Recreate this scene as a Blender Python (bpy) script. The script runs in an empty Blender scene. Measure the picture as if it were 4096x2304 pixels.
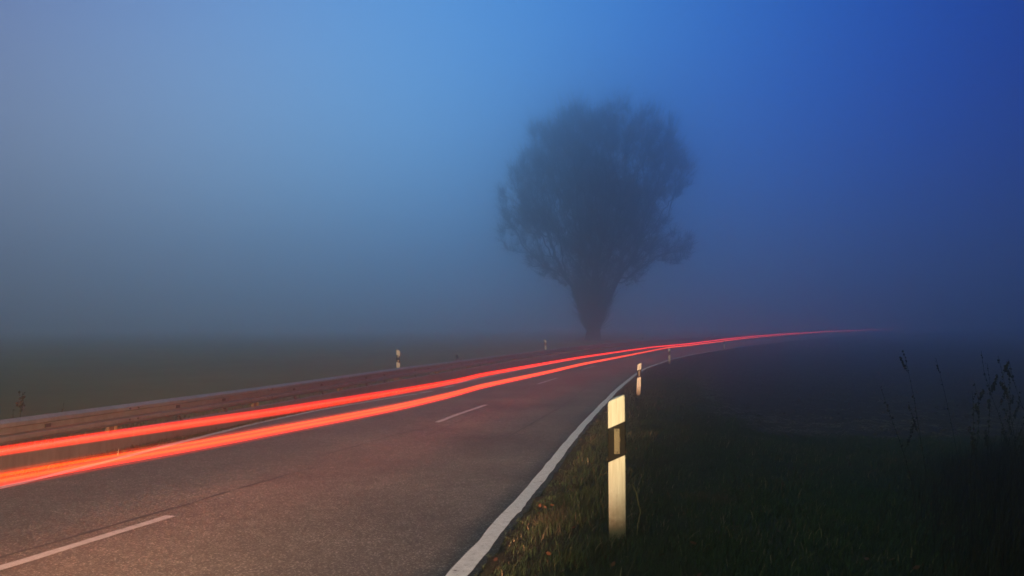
import bpy, math, random
import numpy as np
R = math.radians
rng = np.random.default_rng(7)
random.seed(7)
scene = bpy.context.scene

# ------------------------------------------------------------------ camera
F_PX, HOR, CX, CY, CZ = 2731.0, 1305.0, 2048.0, 1152.0, 1.7
PITCH = math.atan((HOR - CY) / F_PX)
cam_d = bpy.data.cameras.new('camera')
cam_d.sensor_width = 36.0
cam_d.lens = 36.0 * F_PX / 4096.0
cam_d.clip_start = 0.05
cam_d.clip_end = 4000
cam_d.dof.use_dof = True
cam_d.dof.focus_distance = 30.0
cam_d.dof.aperture_fstop = 3.5
cam = bpy.data.objects.new('camera', cam_d)
scene.collection.objects.link(cam)
cam.location = (0, 0, CZ)
cam.rotation_euler = (math.pi / 2 + PITCH, 0, 0)
scene.camera = cam

# ------------------------------------------------------------------ world: blue-hour sky
world = bpy.data.worlds.new('World')
scene.world = world
world.use_nodes = True
wn, wl = world.node_tree.nodes, world.node_tree.links
wn.clear()
w_out = wn.new('ShaderNodeOutputWorld')
w_bg = wn.new('ShaderNodeBackground')
wl.new(w_bg.outputs[0], w_out.inputs[0])
w_tc = wn.new('ShaderNodeTexCoord')


def sky_lobe(az, el, k, col):
    """soft bright region of the dusk sky around one compass direction"""
    a, e = R(az), R(el)
    d = wn.new('ShaderNodeVectorMath'); d.operation = 'DOT_PRODUCT'
    wl.new(w_tc.outputs['Generated'], d.inputs[0])
    d.inputs[1].default_value = (math.sin(a) * math.cos(e), math.cos(a) * math.cos(e), math.sin(e))
    m = wn.new('ShaderNodeMath'); m.operation = 'MULTIPLY_ADD'
    wl.new(d.outputs['Value'], m.inputs[0]); m.inputs[1].default_value = k; m.inputs[2].default_value = -k
    x = wn.new('ShaderNodeMath'); x.operation = 'EXPONENT'
    wl.new(m.outputs[0], x.inputs[0])
    s = wn.new('ShaderNodeVectorMath'); s.operation = 'SCALE'
    s.inputs[0].default_value = col
    wl.new(x.outputs[0], s.inputs['Scale'])
    return s.outputs[0]


def vadd(a, b):
    n = wn.new('ShaderNodeVectorMath'); n.operation = 'ADD'
    wl.new(a, n.inputs[0]); wl.new(b, n.inputs[1])
    return n.outputs[0]


sky = wn.new('ShaderNodeTexSky')
sky.sky_type = 'NISHITA'
sky.sun_disc = False
sky.sun_elevation = R(-3.0)
sky.sun_rotation = R(-35)
nish = wn.new('ShaderNodeVectorMath'); nish.operation = 'SCALE'
wl.new(sky.outputs[0], nish.inputs[0]); nish.inputs['Scale'].default_value = 0.02
total = nish.outputs[0]
SKY = [  # azimuth, elevation, tightness, colour
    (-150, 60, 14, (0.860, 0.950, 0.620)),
    (-36, 32, 9, (0.000, 0.000, 0.220)),
    (-16, 22, 9, (0.050, 0.050, 0.100)),
    (14, 30, 9, (0.000, 0.015, 0.130)),
    (40, 28, 12, (0.000, 0.000, 0.060)),
    (-38, 1, 16, (0.260, 0.230, 0.170)),
    (-12, 6, 10, (0.050, 0.310, 0.420)),
    (14, 6, 10, (0.000, 0.000, 0.250)),
    (-24, 9, 11, (0.100, 0.090, 0.070)),
    (-2, 36, 9, (0.000, 0.140, 0.300)),
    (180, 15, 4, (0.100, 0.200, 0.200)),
    (28, 30, 14, (0.000, 0.000, 0.060)),
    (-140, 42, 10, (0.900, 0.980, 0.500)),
    (34, 10, 12, (0.000, 0.000, 0.080)),
]
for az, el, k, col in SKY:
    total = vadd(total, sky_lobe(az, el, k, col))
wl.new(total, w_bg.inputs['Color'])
w_bg.inputs['Strength'].default_value = 1.0

# ------------------------------------------------------------------ passing headlights (warm)
def spot(name, loc, aim, energy, col, size, blend, radius):
    l = bpy.data.lights.new(name, 'SPOT')
    l.energy = energy; l.color = col; l.spot_size = R(size); l.spot_blend = blend
    l.shadow_soft_size = radius
    o = bpy.data.objects.new(name, l)
    scene.collection.objects.link(o)
    o.location = loc
    import mathutils
    v = mathutils.Vector(aim) - mathutils.Vector(loc)
    o.rotation_euler = v.to_track_quat('-Z', 'Y').to_euler()
    return o


spot('headlight', (-4.6, -12.0, 0.80), (0.74, 7.27, 2.73), 21000, (1.000, 0.690, 0.320), 15.5, 0.5, 0.05)
spot('headlight', (-4.0, -3.0, 1.2), (-3.9, 6.5, -0.3), 13000, (1.000, 0.500, 0.220), 42, 0.9, 0.2)
spot('headlight', (-4.2, -8.0, 1.0), (1.6, 24.0, -0.8), 75000, (1.000, 0.500, 0.270), 22, 0.9, 0.2)

# ------------------------------------------------------------------ exposure and render
scene.view_settings.view_transform = 'Standard'
scene.view_settings.look = 'None'
scene.view_settings.exposure = 0.0
scene.view_settings.gamma = 1.0
cy = scene.cycles
cy.max_bounces = 10
cy.diffuse_bounces = 3
cy.glossy_bounces = 2
cy.transparent_max_bounces = 24
cy.volume_bounces = 5
cy.sample_clamp_indirect = 3.0
cy.use_denoising = True

# ------------------------------------------------------------------ helpers
def link(o, parent=None):
    scene.collection.objects.link(o)
    if parent is not None:
        o.parent = parent
    return o


def tag(o, label=None, cat=None, group=None, kind=None):
    if label: o['label'] = label
    if cat: o['category'] = cat
    if group: o['group'] = group
    if kind: o['kind'] = kind
    return o


def empty(name, loc, rot=(0, 0, 0)):
    o = bpy.data.objects.new(name, None)
    o.empty_display_size = 0.2
    o.location = loc; o.rotation_euler = rot
    return link(o)


def mesh_np(name, verts, faces, mat, parent=None, smooth=False, cols=None, fmat=None):
    """verts (n,3); faces (m,k) or list of such arrays; cols (n,3) per-vertex colour"""
    if isinstance(faces, np.ndarray): faces = [faces]
    me = bpy.data.meshes.new(name)
    verts = np.asarray(verts, dtype=np.float32).reshape(-1, 3)
    me.vertices.add(len(verts)); me.vertices.foreach_set('co', verts.ravel())
    idx = np.concatenate([f.ravel() for f in faces]).astype(np.int32)
    sizes = np.concatenate([np.full(len(f), f.shape[1]) for f in faces]).astype(np.int32)
    starts = np.concatenate([[0], np.cumsum(sizes)[:-1]]).astype(np.int32)
    me.loops.add(len(idx)); me.loops.foreach_set('vertex_index', idx)
    me.polygons.add(len(sizes)); me.polygons.foreach_set('loop_start', starts)
    me.polygons.foreach_set('loop_total', sizes)
    if smooth: me.polygons.foreach_set('use_smooth', np.ones(len(sizes), dtype=bool))
    for m in (mat if isinstance(mat, (list, tuple)) else [mat]): me.materials.append(m)
    if fmat is not None: me.polygons.foreach_set('material_index', np.asarray(fmat, dtype=np.int32))
    me.update(calc_edges=True)
    if cols is not None:
        a = me.color_attributes.new('tint', 'FLOAT_COLOR', 'POINT')
        c = np.ones((len(verts), 4), dtype=np.float32); c[:, :3] = cols
        a.data.foreach_set('color', c.ravel())
    me.validate()
    return link(bpy.data.objects.new(name, me), parent)


class MB:
    def __init__(s): s.v = []; s.f = []; s.m = []
    def add(s, v, f, m=0):
        b = len(s.v); s.v += [tuple(p) for p in v]; s.f += [tuple(b + i for i in q) for q in f]; s.m += [m] * len(f)
    def box(s, c, d, rz=0, m=0):
        x, y, z = [k / 2 for k in d]; ca, sa = math.cos(rz), math.sin(rz)
        P = [(-x, -y, -z), (x, -y, -z), (x, y, -z), (-x, y, -z), (-x, -y, z), (x, -y, z), (x, y, z), (-x, y, z)]
        s.add([(c[0] + p[0] * ca - p[1] * sa, c[1] + p[0] * sa + p[1] * ca, c[2] + p[2]) for p in P],
              [(0, 3, 2, 1), (4, 5, 6, 7), (0, 1, 5, 4), (1, 2, 6, 5), (2, 3, 7, 6), (3, 0, 4, 7)], m)
    def build(s, name, mat, parent=None, smooth=False, bevel=0):
        me = bpy.data.meshes.new(name); me.from_pydata(s.v, [], s.f)
        for q in (mat if isinstance(mat, (list, tuple)) else [mat]): me.materials.append(q)
        me.polygons.foreach_set('material_index', s.m)
        if smooth: me.polygons.foreach_set('use_smooth', [True] * len(me.polygons))
        me.update()
        o = link(bpy.data.objects.new(name, me), parent)
        if bevel:
            b = o.modifiers.new('b', 'BEVEL'); b.width = bevel; b.segments = 2; b.limit_method = 'ANGLE'
        return o


def strands(P, rad, sides=3, wdir=None):
    """P (N,K,3) polylines, rad (N,K). sides==2 gives flat ribbons spread along wdir (N,3)"""
    N, K, _ = P.shape
    T = np.gradient(P, axis=1); T /= np.linalg.norm(T, axis=2, keepdims=True) + 1e-9
    if sides == 2:
        w = wdir[:, None, :] * rad[..., None]
        V = np.stack([P - w, P + w], axis=2)
        i = np.arange(N)[:, None] * K * 2 + np.arange(K - 1)[None] * 2
        Fq = np.stack([i, i + 1, i + 3, i + 2], axis=-1).reshape(-1, 4)
        return V.reshape(-1, 3), Fq
    ref = np.array([0.31, 0.87, 0.2]); ref /= np.linalg.norm(ref)
    U = np.cross(T, ref); U /= np.linalg.norm(U, axis=2, keepdims=True) + 1e-9
    W = np.cross(T, U)
    a = np.arange(sides) * 2 * np.pi / sides
    V = P[:, :, None] + rad[..., None, None] * (U[:, :, None] * np.cos(a)[None, None, :, None] + W[:, :, None] * np.sin(a)[None, None, :, None])
    i = (np.arange(N)[:, None, None] * K + np.arange(K - 1)[None, :, None]) * sides
    j = np.arange(sides)[None, None]; j2 = (j + 1) % sides
    Fq = np.stack([i + j, i + j2, i + sides + j2, i + sides + j], axis=-1).reshape(-1, 4)
    return V.reshape(-1, 3), Fq


def vnoise(x, y, seed=0):
    """smooth value noise 0..1"""
    xi, yi = np.floor(x).astype(np.int64), np.floor(y).astype(np.int64)
    fx, fy = x - xi, y - yi
    fx = fx * fx * (3 - 2 * fx); fy = fy * fy * (3 - 2 * fy)
    def h(a, b):
        n = (a * 374761393 + b * 668265263 + seed * 982451653) & 0x7fffffff
        n = ((n ^ (n >> 13)) * 1274126177) & 0x7fffffff
        return ((n ^ (n >> 16)) & 0xffff) / 65535.0
    return (h(xi, yi) * (1 - fx) + h(xi + 1, yi) * fx) * (1 - fy) + (h(xi, yi + 1) * (1 - fx) + h(xi + 1, yi + 1) * fx) * fy


def fbm(x, y, seed=0, o=4):
    r, a, t = 0, 1, 0
    for k in range(o):
        r = r + a * vnoise(x * 2 ** k, y * 2 ** k, seed + k); t += a; a *= .5
    return r / t

# ------------------------------------------------------------------ materials
def mat(name, base, rough=0.8, spec=0.3, metal=0.0):
    m = bpy.data.materials.new(name); m.use_nodes = True
    b = m.node_tree.nodes['Principled BSDF']
    b.inputs['Base Color'].default_value = (*base, 1); b.inputs['Roughness'].default_value = rough
    b.inputs['Specular IOR Level'].default_value = spec; b.inputs['Metallic'].default_value = metal
    return m, m.node_tree.nodes, m.node_tree.links, b


def noise(n, l, scale, detail=4, vec=None, rough=.55):
    t = n.new('ShaderNodeTexNoise'); t.inputs['Scale'].default_value = scale
    t.inputs['Detail'].default_value = detail; t.inputs['Roughness'].default_value = rough
    if vec is not None: l.new(vec, t.inputs['Vector'])
    return t


def ramp(n, l, src, stops):
    r = n.new('ShaderNodeValToRGB'); e = r.color_ramp.elements
    while len(e) < len(stops): e.new(0.5)
    for k, (p, c) in enumerate(stops):
        e[k].position = p; e[k].color = (*c, 1) if len(c) == 3 else c
    l.new(src, r.inputs[0])
    return r.outputs[0]


def mix(n, l, fac, a, b, mode='MIX'):
    m = n.new('ShaderNodeMix'); m.data_type = 'RGBA'; m.blend_type = mode
    for s, v in ((m.inputs[0], fac), (m.inputs[6], a), (m.inputs[7], b)):
        if isinstance(v, (int, float)): s.default_value = v
        elif isinstance(v, tuple): s.default_value = (*v, 1)
        else: l.new(v, s)
    return m.outputs[2]


def pos(n):
    return n.new('ShaderNodeNewGeometry').outputs['Position']


def bump(n, l, b, src, strength, dist):
    k = n.new('ShaderNodeBump'); k.inputs['Strength'].default_value = strength; k.inputs['Distance'].default_value = dist
    l.new(src, k.inputs['Height']); l.new(k.outputs[0], b.inputs['Normal'])


def make_asphalt():
    m, n, l, b = mat('asphalt', (.1, .1, .1), .75, .35)
    p = pos(n)
    agg = n.new('ShaderNodeTexVoronoi'); agg.inputs['Scale'].default_value = 95; l.new(p, agg.inputs['Vector'])
    sep = n.new('ShaderNodeSeparateColor'); l.new(agg.outputs['Color'], sep.inputs[0])
    grains = ramp(n, l, sep.outputs[0], [(0, (.075, .065, .056)), (.6, (.135, .117, .103)), (.85, (.20, .175, .155)), (1, (.40, .36, .32))])
    big = noise(n, l, .5, 5, p)
    patch = ramp(n, l, big.outputs[0], [(.3, (.66, .66, .66)), (.7, (1.22, 1.20, 1.17))])
    mid = noise(n, l, 7, 4, p)
    patch2 = ramp(n, l, mid.outputs[0], [(.35, (.85, .85, .85)), (.65, (1.12, 1.12, 1.12))])
    c = mix(n, l, 1.0, grains, patch, 'MULTIPLY'); c = mix(n, l, 1.0, c, patch2, 'MULTIPLY')
    l.new(c, b.inputs['Base Color'])
    bump(n, l, b, agg.outputs['Distance'], .35, .006)
    return m


def make_paint(k=1.0):
    m, n, l, b = mat('road_paint', (.6, .6, .6), .6, .4)
    p = pos(n)
    w = noise(n, l, 16, 6, p, .7)
    c = ramp(n, l, w.outputs[0], [(.30, (.15, .15, .15)), (.38, (.40 * k, .41 * k, .42 * k)), (.7, (.54 * k, .55 * k, .57 * k))])
    l.new(c, b.inputs['Base Color'])
    f = noise(n, l, 140, 2, p); bump(n, l, b, f.outputs[0], .5, .004)
    return m


def make_tar():
    m, n, l, b = mat('tar_seal', (.062, .060, .055), .7, .3)
    return m


def make_ground():
    m, n, l, b = mat('ground_cover', (.05, .05, .03), .95, .1)
    p = pos(n)
    at = n.new('ShaderNodeAttribute'); at.attribute_name = 'tint'
    sp = n.new('ShaderNodeSeparateColor'); l.new(at.outputs['Color'], sp.inputs[0])
    a = noise(n, l, 3.0, 8, p, .65)
    g = ramp(n, l, a.outputs[0], [(.3, (.010, .016, .009)), (.5, (.018, .029, .014)), (.7, (.030, .034, .018))])
    s = ramp(n, l, noise(n, l, 5, 8, p, .7).outputs[0], [(.3, (.014, .014, .014)), (.55, (.034, .033, .031)), (.75, (.055, .052, .048))])
    d = ramp(n, l, noise(n, l, 30, 5, p, .7).outputs[0], [(.3, (.02, .016, .011)), (.7, (.075, .055, .034))])
    c = mix(n, l, sp.outputs[0], g, s)
    c = mix(n, l, sp.outputs[1], c, d)
    mead = ramp(n, l, noise(n, l, .15, 6, p, .6).outputs[0], [(.35, (.11, .12, .06)), (.65, (.16, .165, .09))])
    c = mix(n, l, sp.outputs[2], c, mead)
    l.new(c, b.inputs['Base Color'])
    bump(n, l, b, noise(n, l, 14, 8, p, .7).outputs[0], .9, .06)
    return m


def make_tinted(name, rough=.7, trans=0.0):
    m, n, l, b = mat(name, (.05, .05, .05), rough, .2)
    at = n.new('ShaderNodeAttribute'); at.attribute_name = 'tint'
    l.new(at.outputs['Color'], b.inputs['Base Color'])
    return m


def make_steel():
    m, n, l, b = mat('galvanised_steel', (.32, .33, .34), .5, .5, .25)
    p = pos(n)
    c = ramp(n, l, noise(n, l, 2.2, 8, p, .65).outputs[0], [(.3, (.20, .20, .205)), (.5, (.26, .265, .275)), (.72, (.32, .335, .35))])
    mp = n.new('ShaderNodeMapping'); mp.inputs['Scale'].default_value = (9, 9, 1.2); l.new(p, mp.inputs[0])
    st = ramp(n, l, noise(n, l, 1.5, 5, mp.outputs[0], .6).outputs[0], [(.35, (.82, .80, .78)), (.6, (1, 1, 1))])
    l.new(mix(n, l, 1.0, c, st, 'MULTIPLY'), b.inputs['Base Color'])
    bump(n, l, b, noise(n, l, 3, 3, p).outputs[0], .15, .02)
    return m


def make_white():
    m, n, l, b = mat('white_plastic', (.74, .73, .70), .5, .4)
    p = pos(n)
    mp = n.new('ShaderNodeMapping'); mp.inputs['Scale'].default_value = (60, 60, 2.5); l.new(p, mp.inputs[0])
    a = ramp(n, l, noise(n, l, 1.2, 5, mp.outputs[0], .6).outputs[0], [(.35, (.80, .78, .74)), (.6, (1, 1, 1))])
    tc = n.new('ShaderNodeTexCoord'); sx = n.new('ShaderNodeSeparateXYZ'); l.new(tc.outputs['Object'], sx.inputs[0])
    nz = noise(n, l, 25, 4, p)
    ad = n.new('ShaderNodeMath'); ad.operation = 'MULTIPLY_ADD'; l.new(nz.outputs[0], ad.inputs[0]); ad.inputs[1].default_value = -.16; l.new(sx.outputs[2], ad.inputs[2])
    # darker and browner towards the foot of the post
    foot_tone = ramp(n, l, ad.outputs[0], [(.0, (.30, .25, .19)), (.10, (.62, .57, .50)), (.26, (1, 1, 1))])
    c = mix(n, l, 1.0, (.76, .75, .72), a, 'MULTIPLY'); c = mix(n, l, 1.0, c, foot_tone, 'MULTIPLY')
    l.new(c, b.inputs['Base Color'])
    return m


def make_glow(name, col, strength):
    """long-exposure tail-lamp light hanging in the fog: it only adds light"""
    m = bpy.data.materials.new(name); m.use_nodes = True
    n, l = m.node_tree.nodes, m.node_tree.links; n.clear()
    o = n.new('ShaderNodeOutputMaterial'); e = n.new('ShaderNodeEmission'); t = n.new('ShaderNodeBsdfTransparent'); a = n.new('ShaderNodeAddShader')
    at = n.new('ShaderNodeAttribute'); at.attribute_name = 'tint'
    l.new(at.outputs['Color'], e.inputs[0]); e.inputs[1].default_value = strength
    l.new(e.outputs[0], a.inputs[0]); l.new(t.outputs[0], a.inputs[1]); l.new(a.outputs[0], o.inputs[0])
    return m


M = dict(asphalt=make_asphalt(), paint=make_paint(), bright_paint=make_paint(1.5), tar=make_tar(), ground=make_ground(), steel=make_steel(), white=make_white())
M['grass'] = make_tinted('grass_blades'); M['straw'] = make_tinted('dry_straw', .8); M['bark'] = mat('bark', (.035, .030, .026), .95, .1)[0]
M['twig'] = make_tinted('twigs', .9); M['weed'] = make_tinted('weed_stems', .9)
M['black'] = mat('black_plastic', (.007, .0065, .006), .5, .08)[0]
_m, _n, _l, _b = mat('reflector', (.2, .16, .1), .35, .4)
_w = _n.new('ShaderNodeTexWave'); _w.inputs['Scale'].default_value = 48; _w.bands_direction = 'X'
_tc = _n.new('ShaderNodeTexCoord'); _l.new(_tc.outputs['Object'], _w.inputs['Vector'])
_l.new(ramp(_n, _l, _w.outputs['Fac'], [(.3, (.04, .032, .02)), (.6, (.22, .17, .10))]), _b.inputs['Base Color'])
M['reflector'] = _m
M['lens'] = mat('round_reflector', (.85, .75, .55), .2, .9)[0]
M['screw'] = mat('screw', (.03, .028, .025), .5, .4, .5)[0]
M['dark_steel'] = mat('shaded_bracket_steel', (.07, .06, .055), .7, .3, .2)[0]
M['rust'] = mat('rusty_post_steel', (.20, .13, .08), .8, .2)[0]
M['glow'] = make_glow('tail_light_glow', None, 1.0)

# ------------------------------------------------------------------ the lie of the land
YD = [-60, 0, 4, 8, 13, 20, 35, 45, 65, 110, 200, 420]
ZD = [.35, .15, .05, -.10, -.22, -.40, -.65, -.72, -.60, -.25, 0.0, .1]
z_right = lambda y: np.interp(y, YD, ZD)


def ray(px, py):
    v = ((px - CX) / F_PX, 1.0, -(py - CY) / F_PX); c, s = math.cos(PITCH), math.sin(PITCH)
    return np.array([v[0], v[1] * c - v[2] * s, v[1] * s + v[2] * c])


# inner edge of the bend (right edge line), plan view
RX = np.array([-8.6, -3.9, -1.13, -.37, -.21, .11, .55, 1.04, 1.38, 3.38, 6.10, 7.63, 11.12, 14.36, 21.0, 26.93, 36.52, 51.5, 83.9, 150, 300])
RY = np.array([-40, -14, 0.8, 4.68, 5.56, 7.04, 9.33, 11.71, 13.49, 22.62, 33.7, 39.16, 48.78, 55.76, 67.94, 77.49, 93.47, 113.25, 160.1, 245, 420])


def smooth_path(x, y, step=.5, passes=10):
    s = np.r_[0, np.cumsum(np.hypot(np.diff(x), np.diff(y)))]
    q = np.arange(0, s[-1], step); X, Y = np.interp(q, s, x), np.interp(q, s, y)
    for _ in range(passes):
        X[1:-1] = (X[:-2] + 2 * X[1:-1] + X[2:]) / 4; Y[1:-1] = (Y[:-2] + 2 * Y[1:-1] + Y[2:]) / 4
    return X, Y


PX_, PY_ = smooth_path(RX, RY, .5, 24)
TX, TY = np.gradient(PX_), np.gradient(PY_); TL = np.hypot(TX, TY); TX /= TL; TY /= TL
SS = np.r_[0, np.cumsum(np.hypot(np.diff(PX_), np.diff(PY_)))]
W_ROAD = 5.8


def foot(x, y):
    """nearest point of the inner edge: arc length, signed distance (left +), y of the foot"""
    x = np.atleast_1d(np.asarray(x, float)).ravel(); y = np.atleast_1d(np.asarray(y, float)).ravel()
    s = np.empty_like(x); l = np.empty_like(x); yf = np.empty_like(x)
    for a in range(0, len(x), 4000):
        xa, ya = x[a:a + 4000], y[a:a + 4000]
        i = np.argmin((xa[:, None] - PX_[None]) ** 2 + (ya[:, None] - PY_[None]) ** 2, axis=1)
        dx, dy = xa - PX_[i], ya - PY_[i]
        t = np.clip(dx * TX[i] + dy * TY[i], -.5, .5)
        s[a:a + 4000] = SS[i] + t
        sg = np.sign(-dx * TY[i] + dy * TX[i])
        l[a:a + 4000] = sg * np.hypot(dx - t * TX[i], dy - t * TY[i])
        yf[a:a + 4000] = PY_[i] + t * TY[i]
    return s, l, yf


bank = lambda y: np.interp(y, [0, 6, 10, 14, 20, 40, 80], [-.02, -.02, .02, .07, .08, .11, .14])


def z_road(yf, l):
    return z_right(yf) + bank(yf) * l / W_ROAD


rail_ground = lambda y: np.interp(y, [-20, 3, 8.8, 11, 15.3, 22.5, 29.3, 40, 54, 68, 81, 120, 420], [0, -.18, -.25, -.29, -.36, -.41, -.49, -.58, -.53, -.48, -.43, -.3, 0])
verge_up = lambda y: np.interp(y, [-20, 5, 10, 15, 21, 45, 64, 110], [.18, .18, .08, .0, -.03, 0, .08, .10])
L_RAIL = W_ROAD + 1.1


def ground_z(x, y, road_dip=True):
    s, l, yf = foot(x, y)
    x = np.atleast_1d(x).ravel(); y = np.atleast_1d(y).ravel()
    zr = z_road(yf, np.clip(l, -1, W_ROAD + 1))
    z = zr.copy()
    # right verge, shallow ditch, field
    r = -l
    t = np.clip((r - .12) / .8, 0, 1); t = t * t * (3 - 2 * t)
    zv = zr + verge_up(yf) * t
    t2 = np.clip((r - 2.0) / 2.2, 0, 1); t2 = t2 * t2 * (3 - 2 * t2)
    near = np.clip((y - 9) / 6, 0, 1)
    zf = zv * (1 - t2) + t2 * (zv - .10 - .22 * near)
    t3 = np.clip((r - 6) / 60, 0, 1); zf = zf * (1 - t3) + t3 * (-.45)
    z = np.where(l < -.09, zf, z)
    # left verge down to the rail, up again to the meadow
    q = l - W_ROAD
    t = np.clip((q - .25) / .7, 0, 1)
    zl = zr * (1 - t) + rail_ground(yf) * t
    t2 = np.clip((q - 1.6) / 1.4, 0, 1); t2 = t2 * t2 * (3 - 2 * t2)
    mead = np.interp(yf, [0, 22, 48, 75, 200], [-.02, -.10, -.22, -.28, -.1])
    zl = zl * (1 - t2) + mead * t2
    z = np.where(q > .25, zl, z)
    if road_dip:
        inside = (l > -.09) & (q < .22)
        z = np.where(inside, z - .05 - .0015 * np.clip(yf, 0, 200), z)
    off = (l < -.2) | (q > .3)
    amp = np.where(off, 1.0, 0.0)
    z = z + amp * ((fbm(x * .9, y * .9, 3) - .5) * .07 + (fbm(x * 4, y * 4, 9, 3) - .5) * .03)
    soil = soil_mask(x, y, l)
    z = z + soil * ((fbm(x * 2.3, y * 2.3, 21, 4) - .5) * .20)
    return z


def soil_mask(x, y, l):
    """ploughed field on the inside of the bend"""
    e = (fbm(x * .5, y * .5, 31) - .5) * 1.6 + (fbm(x * 2.5, y * 2.5, 33) - .5) * .5
    a = np.clip((-l - 2.9 + e) / .35, 0, 1)
    b = np.clip((y - (13.2 + .10 * np.clip(x - 5, 0, 40)) + e * 1.2) / .8, 0, 1)
    return a * b


def surf(x, y):
    s, l, yf = foot(x, y)
    inside = (l > -.3) & (l < W_ROAD + .3)
    return np.where(inside, z_road(yf, l), ground_z(x, y, False))


def unproject(px, py, above=0.0):
    """where the line of sight through a point of the survey photo meets the surface (raised by `above`)"""
    r = ray(px, py)
    ts = np.r_[np.arange(2, 40, .05), np.arange(40, 400, .25)]
    x, y, z = ts * r[0], ts * r[1], CZ + ts * r[2]
    s, l, yf = foot(x, y)
    zs = z_road(yf, np.clip(l, -3, W_ROAD + 1)) + above
    d = z - zs
    i = np.argmax(d < 0)
    if d[i] >= 0: i = len(ts) - 1
    return x[i], y[i], zs[i]

# ground sheet
def axis(lo, fine_lo, fine_hi, hi, step, growth):
    a = [np.arange(fine_lo, fine_hi, step)]
    up, v, d = [], fine_hi, step
    while v < hi: up.append(v); d *= growth; v += d
    up.append(hi)
    dn, v, d = [], fine_lo, step
    while v > lo: d *= growth; v -= d; dn.append(max(v, lo))
    return np.r_[dn[::-1], a[0], up]


gx = axis(-400, -9, 12, 400, .14, 1.028)
gy = axis(-60, 2.0, 18, 410, .14, 1.022)
GX, GY = np.meshgrid(gx, gy)
GZ = ground_z(GX, GY)
nx, ny = len(gx), len(gy)
gs, gl, gyf = foot(GX, GY)
gi = (np.arange(ny - 1)[:, None] * nx + np.arange(nx - 1)[None])
gfaces = np.stack([gi, gi + 1, gi + nx + 1, gi + nx], axis=-1).reshape(-1, 4)
soil = soil_mask(GX.ravel(), GY.ravel(), gl)
edge = np.exp(-((gl + .35) / .25) ** 2) + np.exp(-((gl - W_ROAD - .4) / .3) ** 2)
mead = np.clip((gl - W_ROAD - 1.0) / .6, 0, 1)
g_o = mesh_np('ground', np.c_[GX.ravel(), GY.ravel(), GZ], gfaces, M['ground'], smooth=True, cols=np.c_[soil, np.clip(edge, 0, 1), mead])
tag(g_o, kind='structure')

# road strip
def strip(name, s0, s1, l0, l1, dz, material, nl=2, step=.5, wob=0.0, skirt=False, seed=0, taper=0.0):
    n = max(3, int((s1 - s0) / step) + 1)
    s = np.linspace(s0, s1, n)
    x, y = np.interp(s, SS, PX_), np.interp(s, SS, PY_)
    tx, ty = np.interp(s, SS, TX), np.interp(s, SS, TY); q = np.hypot(tx, ty); tx /= q; ty /= q
    L = np.linspace(l0, l1, nl)[None].repeat(n, 0).copy()
    if wob:
        L[:, 0] += (vnoise(s * 3.1, s * 0 + seed, seed) - .5) * wob + (vnoise(s * 11., s * 0, seed + 5) - .5) * wob * .7
        L[:, -1] += (vnoise(s * 2.7, s * 0 + seed, seed + 2) - .5) * wob
    X = x[:, None] - ty[:, None] * L; Y = y[:, None] + tx[:, None] * L
    Z = z_road(y[:, None].repeat(nl, 1), L) + dz
    V = np.stack([X, Y, Z], -1)
    if skirt:
        a = V[:, :1].copy(); a[..., 2] -= .22; b = V[:, -1:].copy(); b[..., 2] -= .22
        V = np.concatenate([a, V, b], 1); nl += 2
    i = np.arange(n - 1)[:, None] * nl + np.arange(nl - 1)[None]
    f = np.stack([i, i + nl, i + nl + 1, i + 1], -1).reshape(-1, 4)
    return mesh_np(name, V.reshape(-1, 3), f, material, smooth=False)


s_of = lambda y: float(np.interp(y, PY_, SS))
S_END = SS[-1] - 1
tag(strip('road', 0, S_END, -.125, W_ROAD + .30, 0, M['asphalt'], nl=14, skirt=True, wob=.03, seed=4), kind='structure')
tag(strip('edge_line', 2, S_END, -.070, .070, .004, M['bright_paint'], step=.12, wob=.022, seed=11), kind='structure')  # brighter copy of the line paint, right edge line only


def path_px(pts, above=0.0):
    return np.array([unproject(a, b, above) for a, b in pts])


def polyline_strip(name, P, w, dz, material, wob=0.0, step=.15, seed=3):
    """painted or sealed strip along points on the road"""
    X, Y = smooth_path(P[:, 0], P[:, 1], step, 6)
    X[0], Y[0] = P[0, :2]
    tx, ty = np.gradient(X), np.gradient(Y); q = np.hypot(tx, ty); tx /= q; ty /= q
    n = len(X); k = np.arange(n) * step
    wl = w / 2 + (vnoise(k * 5, k * 0, seed) - .5) * wob; wr = w / 2 + (vnoise(k * 5, k * 0, seed + 4) - .5) * wob
    A = np.c_[X - ty * wl, Y + tx * wl]; B = np.c_[X + ty * wr, Y - tx * wr]
    def zz(Q):
        s, l, yf = foot(Q[:, 0], Q[:, 1]); return z_road(yf, l) + dz
    V = np.empty((n * 2, 3)); V[0::2] = np.c_[A, zz(A)]; V[1::2] = np.c_[B, zz(B)]
    i = np.arange(n - 1) * 2
    return mesh_np(name, V, np.stack([i + 1, i + 3, i + 2, i], -1), material)


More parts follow.
